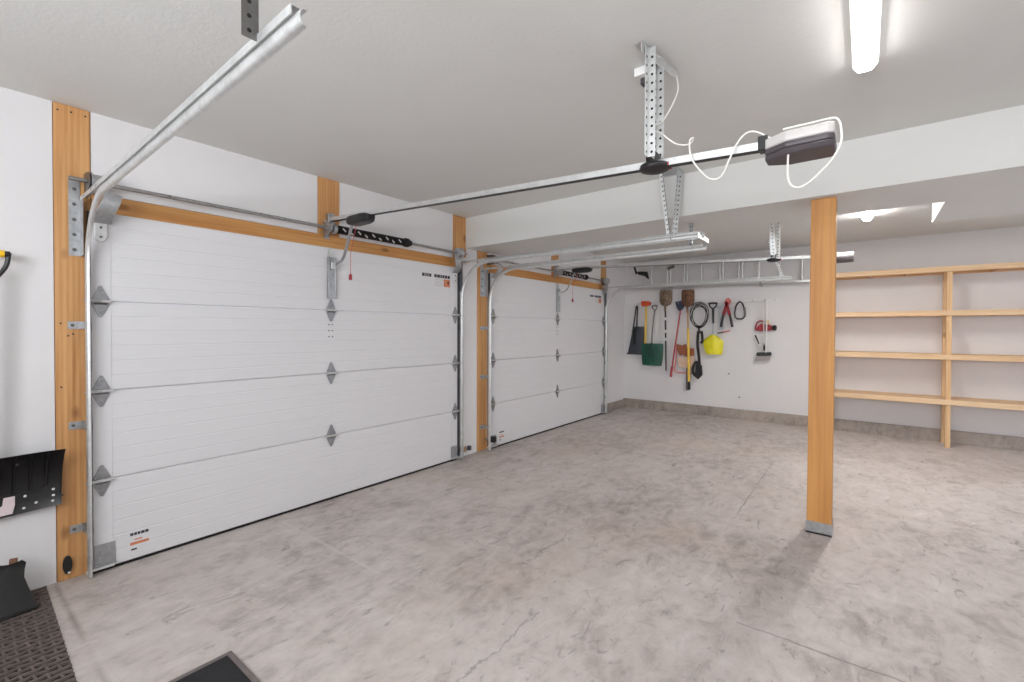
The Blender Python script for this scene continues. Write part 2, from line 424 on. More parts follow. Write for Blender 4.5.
# ------------------------------------------------------------ garage doors
SEC = .5243
def garage_door(x0, label, zoff=.018):
    x1 = x0+2.982
    t = empty('garage_door', ((x0+x1)/2, -.03, 0), label, 'garage door', 'white sectional garage doors')
    yf = -.052                                     # inside face
    for k in range(4):
        z0 = zoff+k*SEC; z1 = z0+SEC-.0025
        pr = [(-.012, z0), (yf+.006, z0), (yf, z0+.006)]
        for g in range(1, 6):
            zz = z0+g*(SEC/6); pr += [(yf, zz-.004), (yf+.0015, zz-.001), (yf+.0015, zz+.001), (yf, zz+.004)]
        pr += [(yf, z1-.006), (yf+.006, z1), (-.012, z1)]
        p = MB().prism([(x0, y, z) for y, z in pr], (x1-x0, 0, 0)).build('panel', 'door', t, angle=20)
        es = MB()
        for a, b in ((x0-.002, x0+.085), (x1-.085, x1+.002)): es.box(a, b, yf-.003, yf+.01, z0+.004, z1-.002)
        cs = (x0+x1)/2
        each(es, 'end_stile', 'door', p, bevel=.0015)
    MB().box(x0-.004, x1+.004, -.045, -.012, .001, zoff).build('bottom_seal', 'hole', t)
    for a, b in ((x0-.013, x0-.003), (x1+.003, x1+.058)): MB().box(a, b, -.040, -.010, .02, 2.11).build('edge_gap_shade', 'gap_shade', t)  # dark strips put in for the shaded gap between door and track
    def hinge(xc, zc, nm='hinge', roller=0):
        o = MB()
        o.prism([(xc+a, yf-.0095, zc+b) for a, b in ((-.006, .091), (.006, .091), (.018, .064), (.040, .016), (.040, -.016), (.018, -.064), (.006, -.091), (-.006, -.091), (-.018, -.064), (-.040, -.016), (-.040, .016), (-.018, .064))], (0, .0055, 0))
        for dz in (-.06, .06): o.lathe((xc, yf-.013, zc+dz), (0, 1, 0), [(0, .006), (.004, .007)], 8)
        h = o.build('hinge', 'zinc', t, bevel=.001)
        MB().tube([(xc-.05, yf-.022, zc+.002), (xc+.05, yf-.022, zc+.002)], .009, 10).build('hinge_pin', 'galv_lit', h)
        MB().prism([(xc-.03, yf-.010, zc-.018), (xc-.03, yf-.022, zc-.012), (xc-.03, yf-.022, zc-.004), (xc-.03, yf-.010, zc+.012)], (.06, 0, 0)).build('knuckle', 'dark_galv', h, bevel=.002)
        if roller:
            MB().tube([(xc, yf-.03, zc), (xc+roller*.075, yf-.03, zc)], .006, 8).build('roller_stem', 'galv', h)
    xc = (x0+x1)/2-.003
    for k in (1, 2, 3):
        z = zoff+k*SEC-.002
        hinge(xc, z); hinge(x0+.036, z, roller=-1); hinge(x1-.036, z, roller=1)
    # opener reinforcement bracket on the top section
    br = MB().box(xc-.028, xc+.028, yf-.02, yf-.002, 1.69, 2.03)
    br.box(xc-.034, xc-.026, yf-.032, yf-.002, 1.69, 2.03); br.box(xc+.026, xc+.034, yf-.032, yf-.002, 1.69, 2.03)
    ob = br.build('opener_bracket', 'galv', t, bevel=.002)
    MB().box(xc-.02, xc+.02, yf-.05, yf-.019, 1.93, 1.99).build('clevis', 'galv_lit', ob, bevel=.003)
    MB().prism([(xc-.03, yf-.008, 2.03), (xc+.03, yf-.008, 2.03), (xc+.022, yf-.008, 2.09), (xc, yf-.008, 2.105), (xc-.022, yf-.008, 2.09)], (0, .006, 0)).build('top_plate', 'galv_lit', ob)
    bl = MB()
    for dx in (-.016, .016):
        for dz in (0, .05, .1): bl.lathe((xc+dx, yf-.004, 1.37+dz), (0, 1, 0), [(0, .005), (.005, .006)], 8)
    each(bl, 'bolt_head', 'dark_galv', t)
    for sx, s in ((x0, 1), (x1, -1)):
        a, b = sorted((sx+s*.0, sx+s*.095))
        o = MB().box(a, b, yf-.008, yf-.003, .045, .165); o.box(a, b, yf-.03, yf-.008, .045, .05)
        bb = o.build('bottom_bracket', 'galv', t, bevel=.001)
        MB().tube([(sx-s*.04, yf-.03, .035), (sx+s*.085, yf-.03, .035)], .008, 8).build('bottom_roller', 'galv_lit', bb)
        # top roller carrier: white plate and bent steel arm
        o = MB().prism([(sx+s*.012, yf-.014, 2.06), (sx+s*.068, yf-.014, 2.06), (sx+s*.072, yf-.014, 1.975), (sx+s*.06, yf-.014, 1.945), (sx+s*.04, yf-.014, 1.935), (sx+s*.02, yf-.014, 1.945), (sx+s*.010, yf-.014, 1.975)], (0, .010, 0))
        tb = o.build('top_bracket', 'galv_lit', t, bevel=.002)
        bo = MB()
        for zz in (1.965, 2.02): bo.lathe((sx+s*.04, yf-.018, zz), (0, 1, 0), [(0, .006), (.006, .008)], 8)
        each(bo, 'bolt_head', 'dark_galv', tb)
        MB().sweep([(sx+s*.045, yf-.014, 2.045), (sx+s*.045, yf-.05, 2.075), (sx+s*.055, yf-.075, 2.11), (sx+s*.075, yf-.09, 2.17), (sx+s*.085, yf-.08, 2.215)],
                   [(-.04, -.003), (.04, -.003), (.04, .003), (-.04, .003)], (1, 0, 0)).build('bent_arm', 'galv', tb, bevel=.001)
    # printed labels: a line of small dark lettering with an orange block, top corner and bottom corner
    yl = yf-.0006
    o = MB()
    def dash(o, xa, xb, z0, z1): o.box(xa, xb, yl, yf+.0005, z0, z1)
    lx = x1-.50
    for a, b in ((.00, .035), (.042, .062), (.068, .088), (.094, .125), (.165, .20), (.206, .245), (.251, .275), (.281, .31), (.316, .35), (.356, .39)):
        dash(o, lx+a, lx+b, 1.975, 2.008)
        if a == .094: o.build('warning_label', 'ink', t); o = MB()
    lb = o.build('warning_label', 'ink', t)
    o = MB(); dash(o, lx+.30, lx+.39, 1.885, 1.965); o.build('orange_block', 'label_orange', lb)
    o = MB(); dash(o, lx+.352, lx+.376, 1.915, 1.945); 
    for f in o.v: f.y -= .0006
    o.build('symbol', 'ink', lb)
    o = MB()
    for r in range(4): dash(o, lx+.17, lx+.30-.02*(r % 2), 1.95-.02*r, 1.957-.02*r)
    o.build('small_print', 'label_pale', lb)
    lx = x0+.165
    o = MB()
    for a, b in ((0, .016), (.019, .033), (.036, .05), (.053, .071), (.074, .09)): dash(o, lx+a, lx+b, .163, .180)
    lb = o.build('rating_label', 'ink', t)
    o = MB(); dash(o, lx+.004, lx+.032, .073, .083); o.build('small_print', 'ink', lb)
    o = MB(); dash(o, lx, lx+.092, .105, .122); dash(o, lx+.02, lx+.06, .132, .140); o.build('orange_line', 'label_orange', lb)
    return t
garage_door(.594, 'nearer white sectional garage door beside the black snow shovel, wide in view')
garage_door(4.146, 'farther white sectional garage door between the dropped beam and the hanging tools')

# ------------------------------------------------------------ tracks
def track(xc, out, zh, yend, label, rise=.0):
    """xc centre, out: -1 when the web is on the -x side; C channel open toward the door"""
    t = empty('door_track', (xc, -.095, 0), label, 'garage door track', 'garage door tracks')
    R = .38; y0 = -.095; ze = zh-R
    path = [(xc, y0, .012), (xc, y0, .6), (xc, y0, 1.2), (xc, y0, ze)]
    for k in range(1, 11):
        a = k/10*PI/2; path.append((xc, y0-R+R*math.cos(a), ze+R*math.sin(a)))
    path += [(xc, -1.2, zh+rise*.35), (xc, yend, zh+rise)]
    # C profile: web with rounded back, two lips
    o_ = out
    pr = [(o_*-.004, .021), (o_*.004, .021), (o_*.012, .015), (o_*.015, .007), (o_*.015, -.007), (o_*.012, -.015), (o_*.004, -.021), (o_*-.004, -.021),
          (o_*-.004, -.0185), (o_*.003, -.0185), (o_*.0095, -.0135), (o_*.0125, -.006), (o_*.0125, .006), (o_*.0095, .0135), (o_*.003, .0185), (o_*-.004, .0185)]
    MB().sweep(path, pr, (1, 0, 0)).build('rail', 'galv_lit', t, angle=50)
    # angle iron stiffening the horizontal run
    xo = xc+out*.019
    za = zh+.012; hz_ = .024
    an = MB().prism([(xo, -.03, za-.004), (xo, -.03, za+hz_-.004), (xo, -1.2, za+rise*.35+hz_), (xo, yend+.03, za+rise+hz_), (xo, yend+.03, za+rise), (xo, -1.2, za+rise*.35)], (out*.003, 0, 0))
    an.prism([(xo, -.03, za+hz_-.004), (xo, -.03, za+hz_-.007), (xo, -1.2, za+rise*.35+hz_-.003), (xo, yend+.03, za+rise+hz_-.003), (xo, yend+.03, za+rise+hz_), (xo, -1.2, za+rise*.35+hz_)], (-out*.028, 0, 0))
    ai = an.build('track_angle', 'galv_lit', t)
    b = MB()
    for y in (-.12, -.30, -.42): b.lathe((xc+out*.022, y, zh+.024), (-out, 0, 0), [(0, .009), (.006, .008)], 8)
    each(b, 'bolt_head', 'galv', ai)
    # flag bracket on the jamb
    a, c = sorted((xc+out*.02, xc+out*.068))
    fb = MB().box(a, c, -.011, -.0065, ze+.075, zh+.13)
    a2, c2 = sorted((xc+out*.018, xc+out*.021)); fb.box(a2, c2, -.085, -.0065, ze+.075, zh+.01)
    f = fb.build('flag_bracket', 'galv', t)
    bo = MB()
    for k in range(5): bo.lathe(((a+c)/2, -.0165, ze+.11+k*(R/4.4)), (0, 1, 0), [(0, .008), (.0055, .010)], 8)
    each(bo, 'bolt_head', 'dark_galv', f)
    for z in (.28, .875, 1.45):
        a, c = sorted((xc+out*.0, xc+out*.075))
        k = MB().box(a, c, -.012, -.0065, z-.022, z+.022); a2, c2 = sorted((xc+out*.016, xc+out*.02)); k.box(a2, c2, -.09, -.0065, z-.022, z+.022)
        kk = k.build('jamb_bracket', 'galv', t, bevel=.001)
        MB().lathe((xc+out*.055, -.017, z), (0, 1, 0), [(0, .007), (.005, .009)], 8).build('lag_bolt', 'dark_galv', kk)
    return t
def perforated(o, a, b, side, out, w=.032, th=.0025, step=.038, mb_holes=None):
    """perforated angle: two plates along a-b"""
    a = Vector(a); b = Vector(b); d = (b-a).normalized(); sd = Vector(side); sd = (sd-d*sd.dot(d)).normalized(); n = Vector(out); n = (n-d*n.dot(d)).normalized()
    o.bar(a+sd*w/2, b+sd*w/2, w, th, sd)
    o.bar(a+n*w/2, b+n*w/2, w, th, n)
    if mb_holes is not None:
        L = (b-a).length; k = .02
        while k < L-.01:
            c = a+d*k
            mb_holes.lathe(c+sd*w*.55-n*(th/2+.0006), n, [(0, .006), (th+.0012, .006)], 8)
            mb_holes.lathe(c+n*w*.55-sd*(th/2+.0006), sd, [(0, .006), (th+.0012, .006)], 8)
            k += step
def hanger(parent, segs, mat='galv_lit', wide=.032):
    for a, b, sd, n in segs:
        o = MB(); h = MB(); perforated(o, a, b, sd, n, w=wide, mb_holes=h)
        p = o.build('hanger', mat, parent); h.build('hole', 'hole', p)
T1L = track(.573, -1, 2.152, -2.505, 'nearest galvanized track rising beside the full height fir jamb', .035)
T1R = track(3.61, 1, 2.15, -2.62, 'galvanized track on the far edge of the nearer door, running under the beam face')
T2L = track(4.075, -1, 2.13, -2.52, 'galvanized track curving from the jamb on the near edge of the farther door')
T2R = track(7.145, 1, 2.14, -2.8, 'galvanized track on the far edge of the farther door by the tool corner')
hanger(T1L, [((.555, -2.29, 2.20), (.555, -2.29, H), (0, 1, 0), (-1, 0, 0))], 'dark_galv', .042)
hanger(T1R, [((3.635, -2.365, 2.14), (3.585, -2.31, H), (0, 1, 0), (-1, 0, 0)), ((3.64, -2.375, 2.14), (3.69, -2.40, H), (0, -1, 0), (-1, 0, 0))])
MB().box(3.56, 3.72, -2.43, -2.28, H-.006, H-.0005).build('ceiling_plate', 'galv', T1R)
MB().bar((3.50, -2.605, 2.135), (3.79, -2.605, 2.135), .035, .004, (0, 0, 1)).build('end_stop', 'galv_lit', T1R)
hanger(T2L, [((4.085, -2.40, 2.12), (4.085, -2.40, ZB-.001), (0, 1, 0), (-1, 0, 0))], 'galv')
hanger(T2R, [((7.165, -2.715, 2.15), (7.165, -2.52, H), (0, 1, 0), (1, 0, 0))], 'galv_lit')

# ------------------------------------------------------------ torsion springs
def spring_set(x0, label, zc):
    y = -.10; x1 = x0+2.982; xm = (x0+x1)/2-.02
    t = empty('torsion_spring', (xm, y, zc), label, 'torsion spring', 'torsion springs above the doors')
    MB().tube([(x0-.10, y, zc), (x1+.10, y, zc)], .0127, 12).build('shaft', 'shaft', t)
    L = .70; n = 46; pts = []
    core = MB().tube([(xm+.04, y, zc), (xm+.04+L, y, zc)], .026, 16).build('winding_core', 'spring', t)
    for k in range(n*12+1):
        a = 2*PI*k/12; pts.append((xm+.04+L*k/(n*12), y+.030*math.cos(a), zc+.030*math.sin(a)))
    sp = MB().tube(pts, .0062, 5).build('spring_coil', 'spring', t)
    st = MB()                                       # pale stencil dashes along the coil
    for k in range(9):
        xx = xm+.08+k*.072; a = .6 if k % 2 else .15
        p = Vector((xx, y-.0365*math.cos(a), zc-.0365*math.sin(a)+.012)); st.bar(p, p+Vector((.028, 0, -.022)), .012, .003, (0, 0, 1))
    each(st, 'stencil_mark', 'label_pale', sp)
    MB().lathe((xm+.04+L, y, zc), (1, 0, 0), [(0, .034), (.015, .043), (.05, .043), (.07, .03), (.085, .028)], 16).build('winding_cone', 'spring', t)
    MB().lathe((xm+.0, y, zc), (1, 0, 0), [(0, .02), (.005, .042), (.03, .042), (.04, .034)], 16).build('stationary_cone', 'galv', t)
    o = MB().prism([(xm-.02, -.008, zc-.07), (xm-.02, -.008, zc+.07), (xm-.02, -.085, zc+.04), (xm-.02, -.14, zc+.02), (xm-.02, -.14, zc-.02), (xm-.02, -.085, zc-.04)], (.005, 0, 0))
    o.box(xm-.02, xm+.03, -.012, -.0065, zc-.075, zc+.075)
    o.build('center_bracket', 'galv', t, bevel=.001)
    for sx, s in ((x0-.018, 1), (x1+.018, -1)):
        o = MB().prism([(sx, -.0065, zc-.06), (sx, -.0065, zc+.06), (sx, -.10, zc+.055), (sx, -.145, zc+.03), (sx, -.155, zc), (sx, -.145, zc-.03), (sx, -.10, zc-.055)], (-s*.004, 0, 0))
        o.build('bearing_plate', 'dark_galv', t)
        MB().lathe((sx+s*.006, y, zc), (s, 0, 0), [(0, .056), (.006, .056), (.010, .045), (.05, .045), (.055, .05), (.06, .05), (.062, .02)], 20).build('cable_drum', 'galv', t)
spring_set(.594, 'black coil spring on the steel shaft above the nearer garage door', 2.265)
spring_set(4.146, 'black coil spring on the steel shaft above the farther garage door', 2.265)

# ------------------------------------------------------------ openers
def opener(xc, label, zd, zm, ycl, near):
    t = empty('door_opener', (xc, -1.7, zm), label, 'garage door opener', 'belt drive openers hanging from the ceiling')
    ya, yb = -.03, -3.27
    def zr(y): return zd+(zm-zd)*(y-ya)/(yb-ya)
    a = (xc, ya, zr(ya)); b = (xc, yb, zr(yb))
    # inverted C rail
    pr = [(-.018, -.006), (-.018, .025), (.018, .025), (.018, -.006), (.0155, -.006), (.0155, .0225), (-.0155, .0225), (-.0155, -.006)]
    d = Vector(b)-Vector(a)
    pr2 = [(p, -q) for p, q in pr]
    r = MB().sweep([a, tuple((Vector(a)+Vector(b))/2), b], pr2, (1, 0, 0)).build('rail', 'galv_lit', t)
    MB().bar((xc, ya, zr(ya)-.014), (xc, yb, zr(yb)-.014), .033, .026, (1, 0, 0)).build('rail_slot_shade', 'black', r)  # black bar put in for the shade inside the rail's open slot
    MB().box(xc-.03, xc+.03, -.04, -.0065, zd-.05, zd+.04).build('header_bracket', 'galv', t, bevel=.002)
    # carriage
    y0, y1 = -.30, -.60; zc = zr(-.45)-.042
    prof = []
    o = MB(); ring = []
    for yy, hx, z0, z1 in ((y0, .030, -.018, .014), (y0-.03, .045, -.034, .022), (y0-.08, .052, -.042, .026), (y1+.08, .052, -.042, .026), (y1+.03, .045, -.036, .022), (y1, .03, -.02, .014)):
        ring.append([Vector((xc+sx*hx*k, yy, zc+zz)) for sx, zz, k in ((-1, z0, .8), (1, z0, .8), (1, z0+.012, 1), (1, z1, 1), (-1, z1, 1), (-1, z0+.012, 1))])
    base = [p for q in ring for p in q]; fs = []
    for i in range(5):
        for j in range(6): fs.append((i*6+j, i*6+(j+1) % 6, (i+1)*6+(j+1) % 6, (i+1)*6+j))
    fs += [tuple(range(5, -1, -1)), tuple(range(30, 36))]; o.poly(base, fs)
    car = o.build('carriage', 'black', t, bevel=.004)
    # arm and release cord
    xb = xc
    MB().sweep([(xb, -.34, zc-.02), (xb, -.26, 2.10), (xb, -.225, 2.03), (xb, -.19, 1.995), (xb, -.14, 1.98), (xb, -.085, 1.965)],
               [(-.012, -.004), (.012, -.004), (.012, .004), (-.012, .004)], (1, 0, 0)).build('door_arm', 'galv', t, bevel=.001)
    rc = MB().tube([(xb+.012, -.38, zc-.03), (xb+.012, -.30, 2.05), (xb+.012, -.295, 1.87)], .0025, 6).build('release_cord', 'redcord', t)
    MB().lathe((xb+.012, -.295, 1.83), (0, 0, 1), [(0, .008), (.01, .014), (.04, .012), (.05, .005)], 10).build('pull_handle', 'red', rc)
    # motor head: white lid on a charcoal body, chamfered ends
    def head(z0, z1, hx, m0, m1, nm, mat, sh=.075):
        ya_, yb_ = -3.262, -3.492
        P = []
        for z, k in ((z0, m0), (z1, m1)):
            P += [(xc-hx*k, ya_-sh, z), (xc-hx*k*.45, ya_, z), (xc+hx*k*.45, ya_, z), (xc+hx*k, ya_-sh, z), (xc+hx*k, yb_+.02, z), (xc+hx*k*.85, yb_, z), (xc-hx*k*.85, yb_, z), (xc-hx*k, yb_+.02, z)]
        o = MB(); o.poly(P, [tuple(range(7, -1, -1)), tuple(range(8, 16))]+[(i, (i+1) % 8, 8+(i+1) % 8, 8+i) for i in range(8)])
        return o.build(nm, mat, t, bevel=.006)
    zt = zm-.055
    head(zt-.026, zt-.004, .085, .84, 1.0, 'motor_base', 'motor_grey'); head(zt-.0035, zt+.02, .085, 1, 1, 'motor_band', 'motor_grey'); head(zt+.0205, zt+.062, .085, 1, .96, 'motor_lid', 'motor_white')
    MB().box(xc-.03, xc+.03, -3.27, -3.235, zr(-3.24)-.03, zr(-3.24)+.026).build('rail_socket', 'black', t, bevel=.003)
    # clamp on the rail and its struts
    zk = zr(ycl)
    cl = MB().lathe((xc, ycl, zk-.045), (0, 0, 1), [(0, .02), (.005, .048), (.012, .066), (.022, .070), (.034, .066), (.038, .05)], 20)
    cl.box(xc-.055, xc+.055, ycl-.022, ycl-.019, zk-.01, zk+.036); cl.box(xc-.055, xc+.055, ycl+.019, ycl+.022, zk-.01, zk+.036)
    c = cl.build('rail_clamp', 'black', t, bevel=.002)
    MB().bar((xc-.02, ycl-.066, zk-.022), (xc+.04, ycl-.062, zk-.022), .016, .012, (0, 0, 1)).build('red_tab', 'red', c)
    return t, zr
o1, zr1 = opener(2.10, 'nearer door opener, white topped motor hanging near the ceiling light', 2.362, 2.188, -2.80, True)
hanger(o1, [((1.985, -2.81, zr1(-2.8)-.01), (1.985, -2.81, H-.01), (-1, 0, 0), (0, -1, 0)), ((2.12, -2.80, zr1(-2.8)+.02), (2.12, -2.80, H-.01), (-1, 0, 0), (0, -1, 0))], 'galv_lit', .034)
hb = MB(); hb.bar((1.93, -2.80, H-.024), (2.25, -2.85, H-.024), .045, .003, (0, 0, 1)); hb.bar((1.93, -2.785, H-.003), (2.25, -2.835, H-.003), .04, .003, (0, 1, 0))
hb.build('ceiling_angle', 'galv_lit', o1)
pc = MB()
def smooth_path(P, k=8):
    P = [Vector(p) for p in P]; out = []
    for i in range(len(P)-1):
        p0, p1, p2, p3 = P[max(i-1, 0)], P[i], P[i+1], P[min(i+2, len(P)-1)]
        for j in range(k):
            t = j/k
            out.append(.5*((2*p1)+(p2-p0)*t+(2*p0-5*p1+4*p2-p3)*t*t+(3*p1-p0-3*p2+p3)*t**3))
    return out+[P[-1]]
pc.tube(smooth_path([(2.24, -2.85, H-.03), (2.20, -2.87, 2.56), (2.12, -2.83, 2.41), (2.06, -2.79, 2.37), (2.07, -2.84, 2.33), (2.09, -2.90, 2.275), (2.10, -2.955, 2.262), (2.10, -2.975, 2.285), (2.06, -2.97, 2.26),
                     (2.06, -2.977, 2.187), (2.06, -3.02, 2.115), (2.06, -3.062, 2.075), (2.06, -3.10, 2.08), (2.06, -3.13, 2.14), (2.06, -3.156, 2.195), (2.07, -3.19, 2.238), (2.07, -3.23, 2.235), (2.09, -3.275, 2.205)]), .0036, 8)
tag(pc.build('power_cord', 'cord'), 'thin white cord looping from the ceiling strut to the nearer opener motor', 'cord')
c2 = MB().tube(smooth_path([(2.04, -3.345, 2.11), (1.985, -3.352, 2.0), (1.98, -3.375, 1.962), (1.975, -3.41, 1.965), (1.97, -3.455, 2.0), (1.968, -3.49, 2.04), (1.968, -3.512, 2.09), (1.985, -3.512, 2.14), (1.995, -3.505, 2.175), (2.008, -3.487, 2.196), (2.014, -3.42, 2.199), (2.014, -3.33, 2.199)]), .0036, 8)
tag(c2.build('antenna_wire', 'cord'), 'white wire drooping in a loop under the nearer opener motor', 'cord')
o2, zr2 = opener(5.64, 'farther door opener, partly hidden behind the timber post', 2.335, 2.20, -2.80, False)
hanger(o2, [((5.70, -2.80, zr2(-2.8)+.02), (5.72, -2.80, H-.005), (1, 0, 0), (0, -1, 0)), ((5.56, -2.78, zr2(-2.8)+.02), (5.50, -2.76, H-.005), (1, 0, 0), (0, -1, 0))], 'galv_lit', .05)

# ------------------------------------------------------------ lights and ceiling outlet
def tube_light(x0, x1, y, label, lamp):
    t = empty('ceiling_light', ((x0+x1)/2, y, H), label, 'ceiling light', 'tube lights on the ceiling')
    MB().box(x0+.02, x1-.02, y-.045, y+.045, H-.018, H-.0005).build('housing', 'white', t)
    def shell(pr, secs, nm, mat):
        o = MB(); base = []; n = len(pr); L = len(secs)
        for x, k in secs: base += [(x, y+p*k, H-.012+(q+.012)*k) for p, q in pr]
        fs = [(i*n+j, i*n+(j+1) % n, (i+1)*n+(j+1) % n, (i+1)*n+j) for i in range(L-1) for j in range(n)]
        fs += [tuple(range(n-1, -1, -1)), tuple(range((L-1)*n, L*n))]; o.poly(base, fs)
        return o.build(nm, mat, t)
    pr = [(.048*math.cos(PI*k/12), -.02-.04*math.sin(PI*k/12)) for k in range(13)]
    secs = [(x0, .80), (x0+.012, 1), (x1-.012, 1), (x1, .80)]
    shell([(.048, -.019)]+pr+[(-.048, -.019)], secs, 'diffuser', 'side_'+lamp)
    lens = [(.030*math.cos(PI*k/8), -.0565-.006*math.sin(PI*k/8)) for k in range(9)]
    shell(lens, [(x0+.02, 1), (x1-.02, 1)], 'lens', 'lens_'+lamp)
tube_light(1.46, 2.70, -3.575, 'glowing tube light on the open ceiling above the concrete floor', 'open')
tube_light(5.08, 6.33, -3.595, 'glowing tube light mostly hidden behind the dropped beam', 'bay')
ob = empty('ceiling_outlet', (2.16, -2.70, H), 'small white ceiling outlet box behind the opener strut', 'outlet')
MB().box(2.11, 2.21, -2.76, -2.69, H-.04, H-.0005).build('outlet_box', 'white', ob, bevel=.004)
MB().box(2.14, 2.18, -2.74, -2.71, H-.07, H-.04).build('plug', 'motor_grey', ob, bevel=.003)

# ------------------------------------------------------------ post
po = empty('timber_post', (3.91, -3.342, 0), 'square orange fir post standing on the floor under the beam', 'post')
_p = MB().box(3.838, 3.982, -3.415, -3.27, .012, ZB-.001)
for v in _p.v: v.y -= .007*v.z/ZB          # the post stands a touch out of plumb
_p.build('timber', 'post', po, bevel=.004)
bs = MB().box(3.834, 3.8375, -3.42, -3.265, 0, .085); bs.box(3.9825, 3.986, -3.42, -3.265, 0, .085); bs.box(3.834, 3.986, -3.42, -3.265, 0, .011)
bs.build('base_bracket', 'galv', po)

# ------------------------------------------------------------ shelving
sh = empty('storage_shelf', (7.86, -4.4, 0), 'bare pine four tier shelving unit against the far wall', 'shelf')
SY0, SY1 = -3.17, -6.0
for yy in (-3.20, -4.375, -5.60):
    for xx in (7.665, 8.005):
        o = MB().box(xx, xx+.038, yy-.05, yy, 0, 2.222); o.build('upright', 'pine_z', sh, bevel=.002)
for z in (2.222, 1.685, 1.145, .592):
    fr = MB().box(7.645, 7.664, SY1, SY0, z-.064, z-.0185)                        # front ledger
    fr.build('ledger', 'pine_y', sh, bevel=.002)
    MB().box(8.02+.024, 8.056, SY1, SY0, z-.064, z-.0185).build('ledger', 'pine_y', sh, bevel=.002)
    bd = MB().box(7.645, 8.085 if z > .2 else 8.05, SY1, SY0, z-.018, z)
    b_ = bd.build('shelf_board', 'pine_y', sh, bevel=.0015)
    for yy in (-3.62, -4.00, -4.80, -5.2):
        MB().box(7.666, 8.042, yy-.038, yy, z-.062, z-.019).build('cross_support', 'pine_x', sh)

# ------------------------------------------------------------ ladder
la = empty('ladder', (7.95, -1.6, 2.2), 'aluminium ladder hung on edge along the far wall above the tools', 'ladder')
def lz(y, t): return (2.60 if t else 2.235)+(-.036*(-(y+.3)))*.75
xa = 7.98
for t_ in (0, 1):
    pr = [(-.035, -.014), (.035, -.014), (.035, .014), (-.035, .014)]
    a = (xa, -.25, lz(-.25, t_)); b = (xa, -3.0 if t_ == 0 else -2.95, lz(-3.0, t_))
    p = [(-.038, -.016), (.038, -.016), (.038, -.010), (-.030, -.010), (-.030, .010), (.038, .010), (.038, .016), (-.038, .016)]
    MB().sweep([a, b], p, (1, 0, 0)).build('side_rail', 'alu', la)
for k in range(9):
    y = -.56-k*.285
    for dy in ((0, -.05) if k in (1, 2, 4, 5) else (0,)):
        MB().tube([(xa, y+dy, lz(y+dy, 0)), (xa, y+dy, lz(y+dy, 1))], .015, 10).build('rung', 'alu', la)
ft = MB().bar((7.90, -.33, 2.49), (7.90, -.60, 2.58), .022, .01, (0, 0, 1)); f_ = ft.build('swivel_foot', 'alu', la)
MB().prism([(7.925, -.30, 2.50), (7.925, -.33, 2.44), (7.925, -.46, 2.40), (7.925, -.52, 2.34), (7.925, -.53, 2.36), (7.925, -.50, 2.48)], (.02, 0, 0)).build('rubber_pad', 'black', f_, bevel=.003)
MB().bar((7.925, -.26, 2.58), (7.925, -.30, 2.45), .035, .02, (0, 1, 0)).build('rubber_pad', 'black', f_, bevel=.004)
MB().bar((7.92, -.86, 2.50), (7.92, -.98, 2.54), .05, .02, (0, 0, 1)).build('rung_lock', 'dark_galv', la, bevel=.003)
for y in (-.9, -2.3):
    MB().sweep([(XW-.001, y, lz(y, 0)-.05), (XW-.03, y, lz(y, 0)-.045), (7.95, y, lz(y, 0)-.03), (7.93, y, lz(y, 0)+.01)], [(-.012, -.003), (.012, -.003), (.012, .003), (-.012, .003)], (0, 1, 0)).build('wall_hook', 'galv', la)

# ------------------------------------------------------------ tools on the far wall (placed by y, z)
XT = 8.045
def W(y, z, d=0.0): return (XT-d, y, z)
hr = empty('tool_rail', (XW, -1.4, 1.9), 'white wall rail with hooks holding the garden tools', 'rail')
MB().box(XW-.012, XW-.0005, -2.52, -.28, 1.892, 1.916).build('rail_strip', 'white', hr, bevel=.002)
for y in (-.29, -.45, -.60, -.80, -1.02, -1.19, -1.385, -1.59, -1.80, -1.995, -2.18, -2.35, -2.48):
    MB().tube([(XW-.012, y, 1.90), (XW-.05, y, 1.895), (XW-.075, y, 1.905), (XW-.08, y, 1.925)], .004, 6).build('hook', 'galv', hr)
def stick(o, a, b, r0, r1=None, d=.02, n=8):
    r1 = r1 or r0
    k = 6; P = [Vector(W(a[0]+(b[0]-a[0])*i/k, a[1]+(b[1]-a[1])*i/k, d)) for i in range(k+1)]
    o.tube(P, [r0+(r1-r0)*i/k for i in range(k+1)], n); return o
def blade(pts, d, th, bulge=.03, rows=8):
    """pts: left and right outline, top to bottom [(yl, yr, z)] -> curved slab"""
    G_ = []
    for yl, yr, z in pts:
        G_.append([W(yl+(yr-yl)*j/rows, z, d+bulge*(1-abs(2*j/rows-1)**2)) for j in range(rows+1)])
    return MB().grid(G_, (th, 0, 0))
def dgrip(o, yc, z, w, h, r, d=.02):
    o.tube([W(yc, z-h, d), W(yc-w*.35, z-h*.55, d), W(yc-w*.5, z, d)], r, 8); o.tube([W(yc, z-h, d), W(yc+w*.35, z-h*.55, d), W(yc+w*.5, z, d)], r, 8)
    o.tube([W(yc-w*.5, z, d), W(yc+w*.5, z, d)], r*1.25, 8)
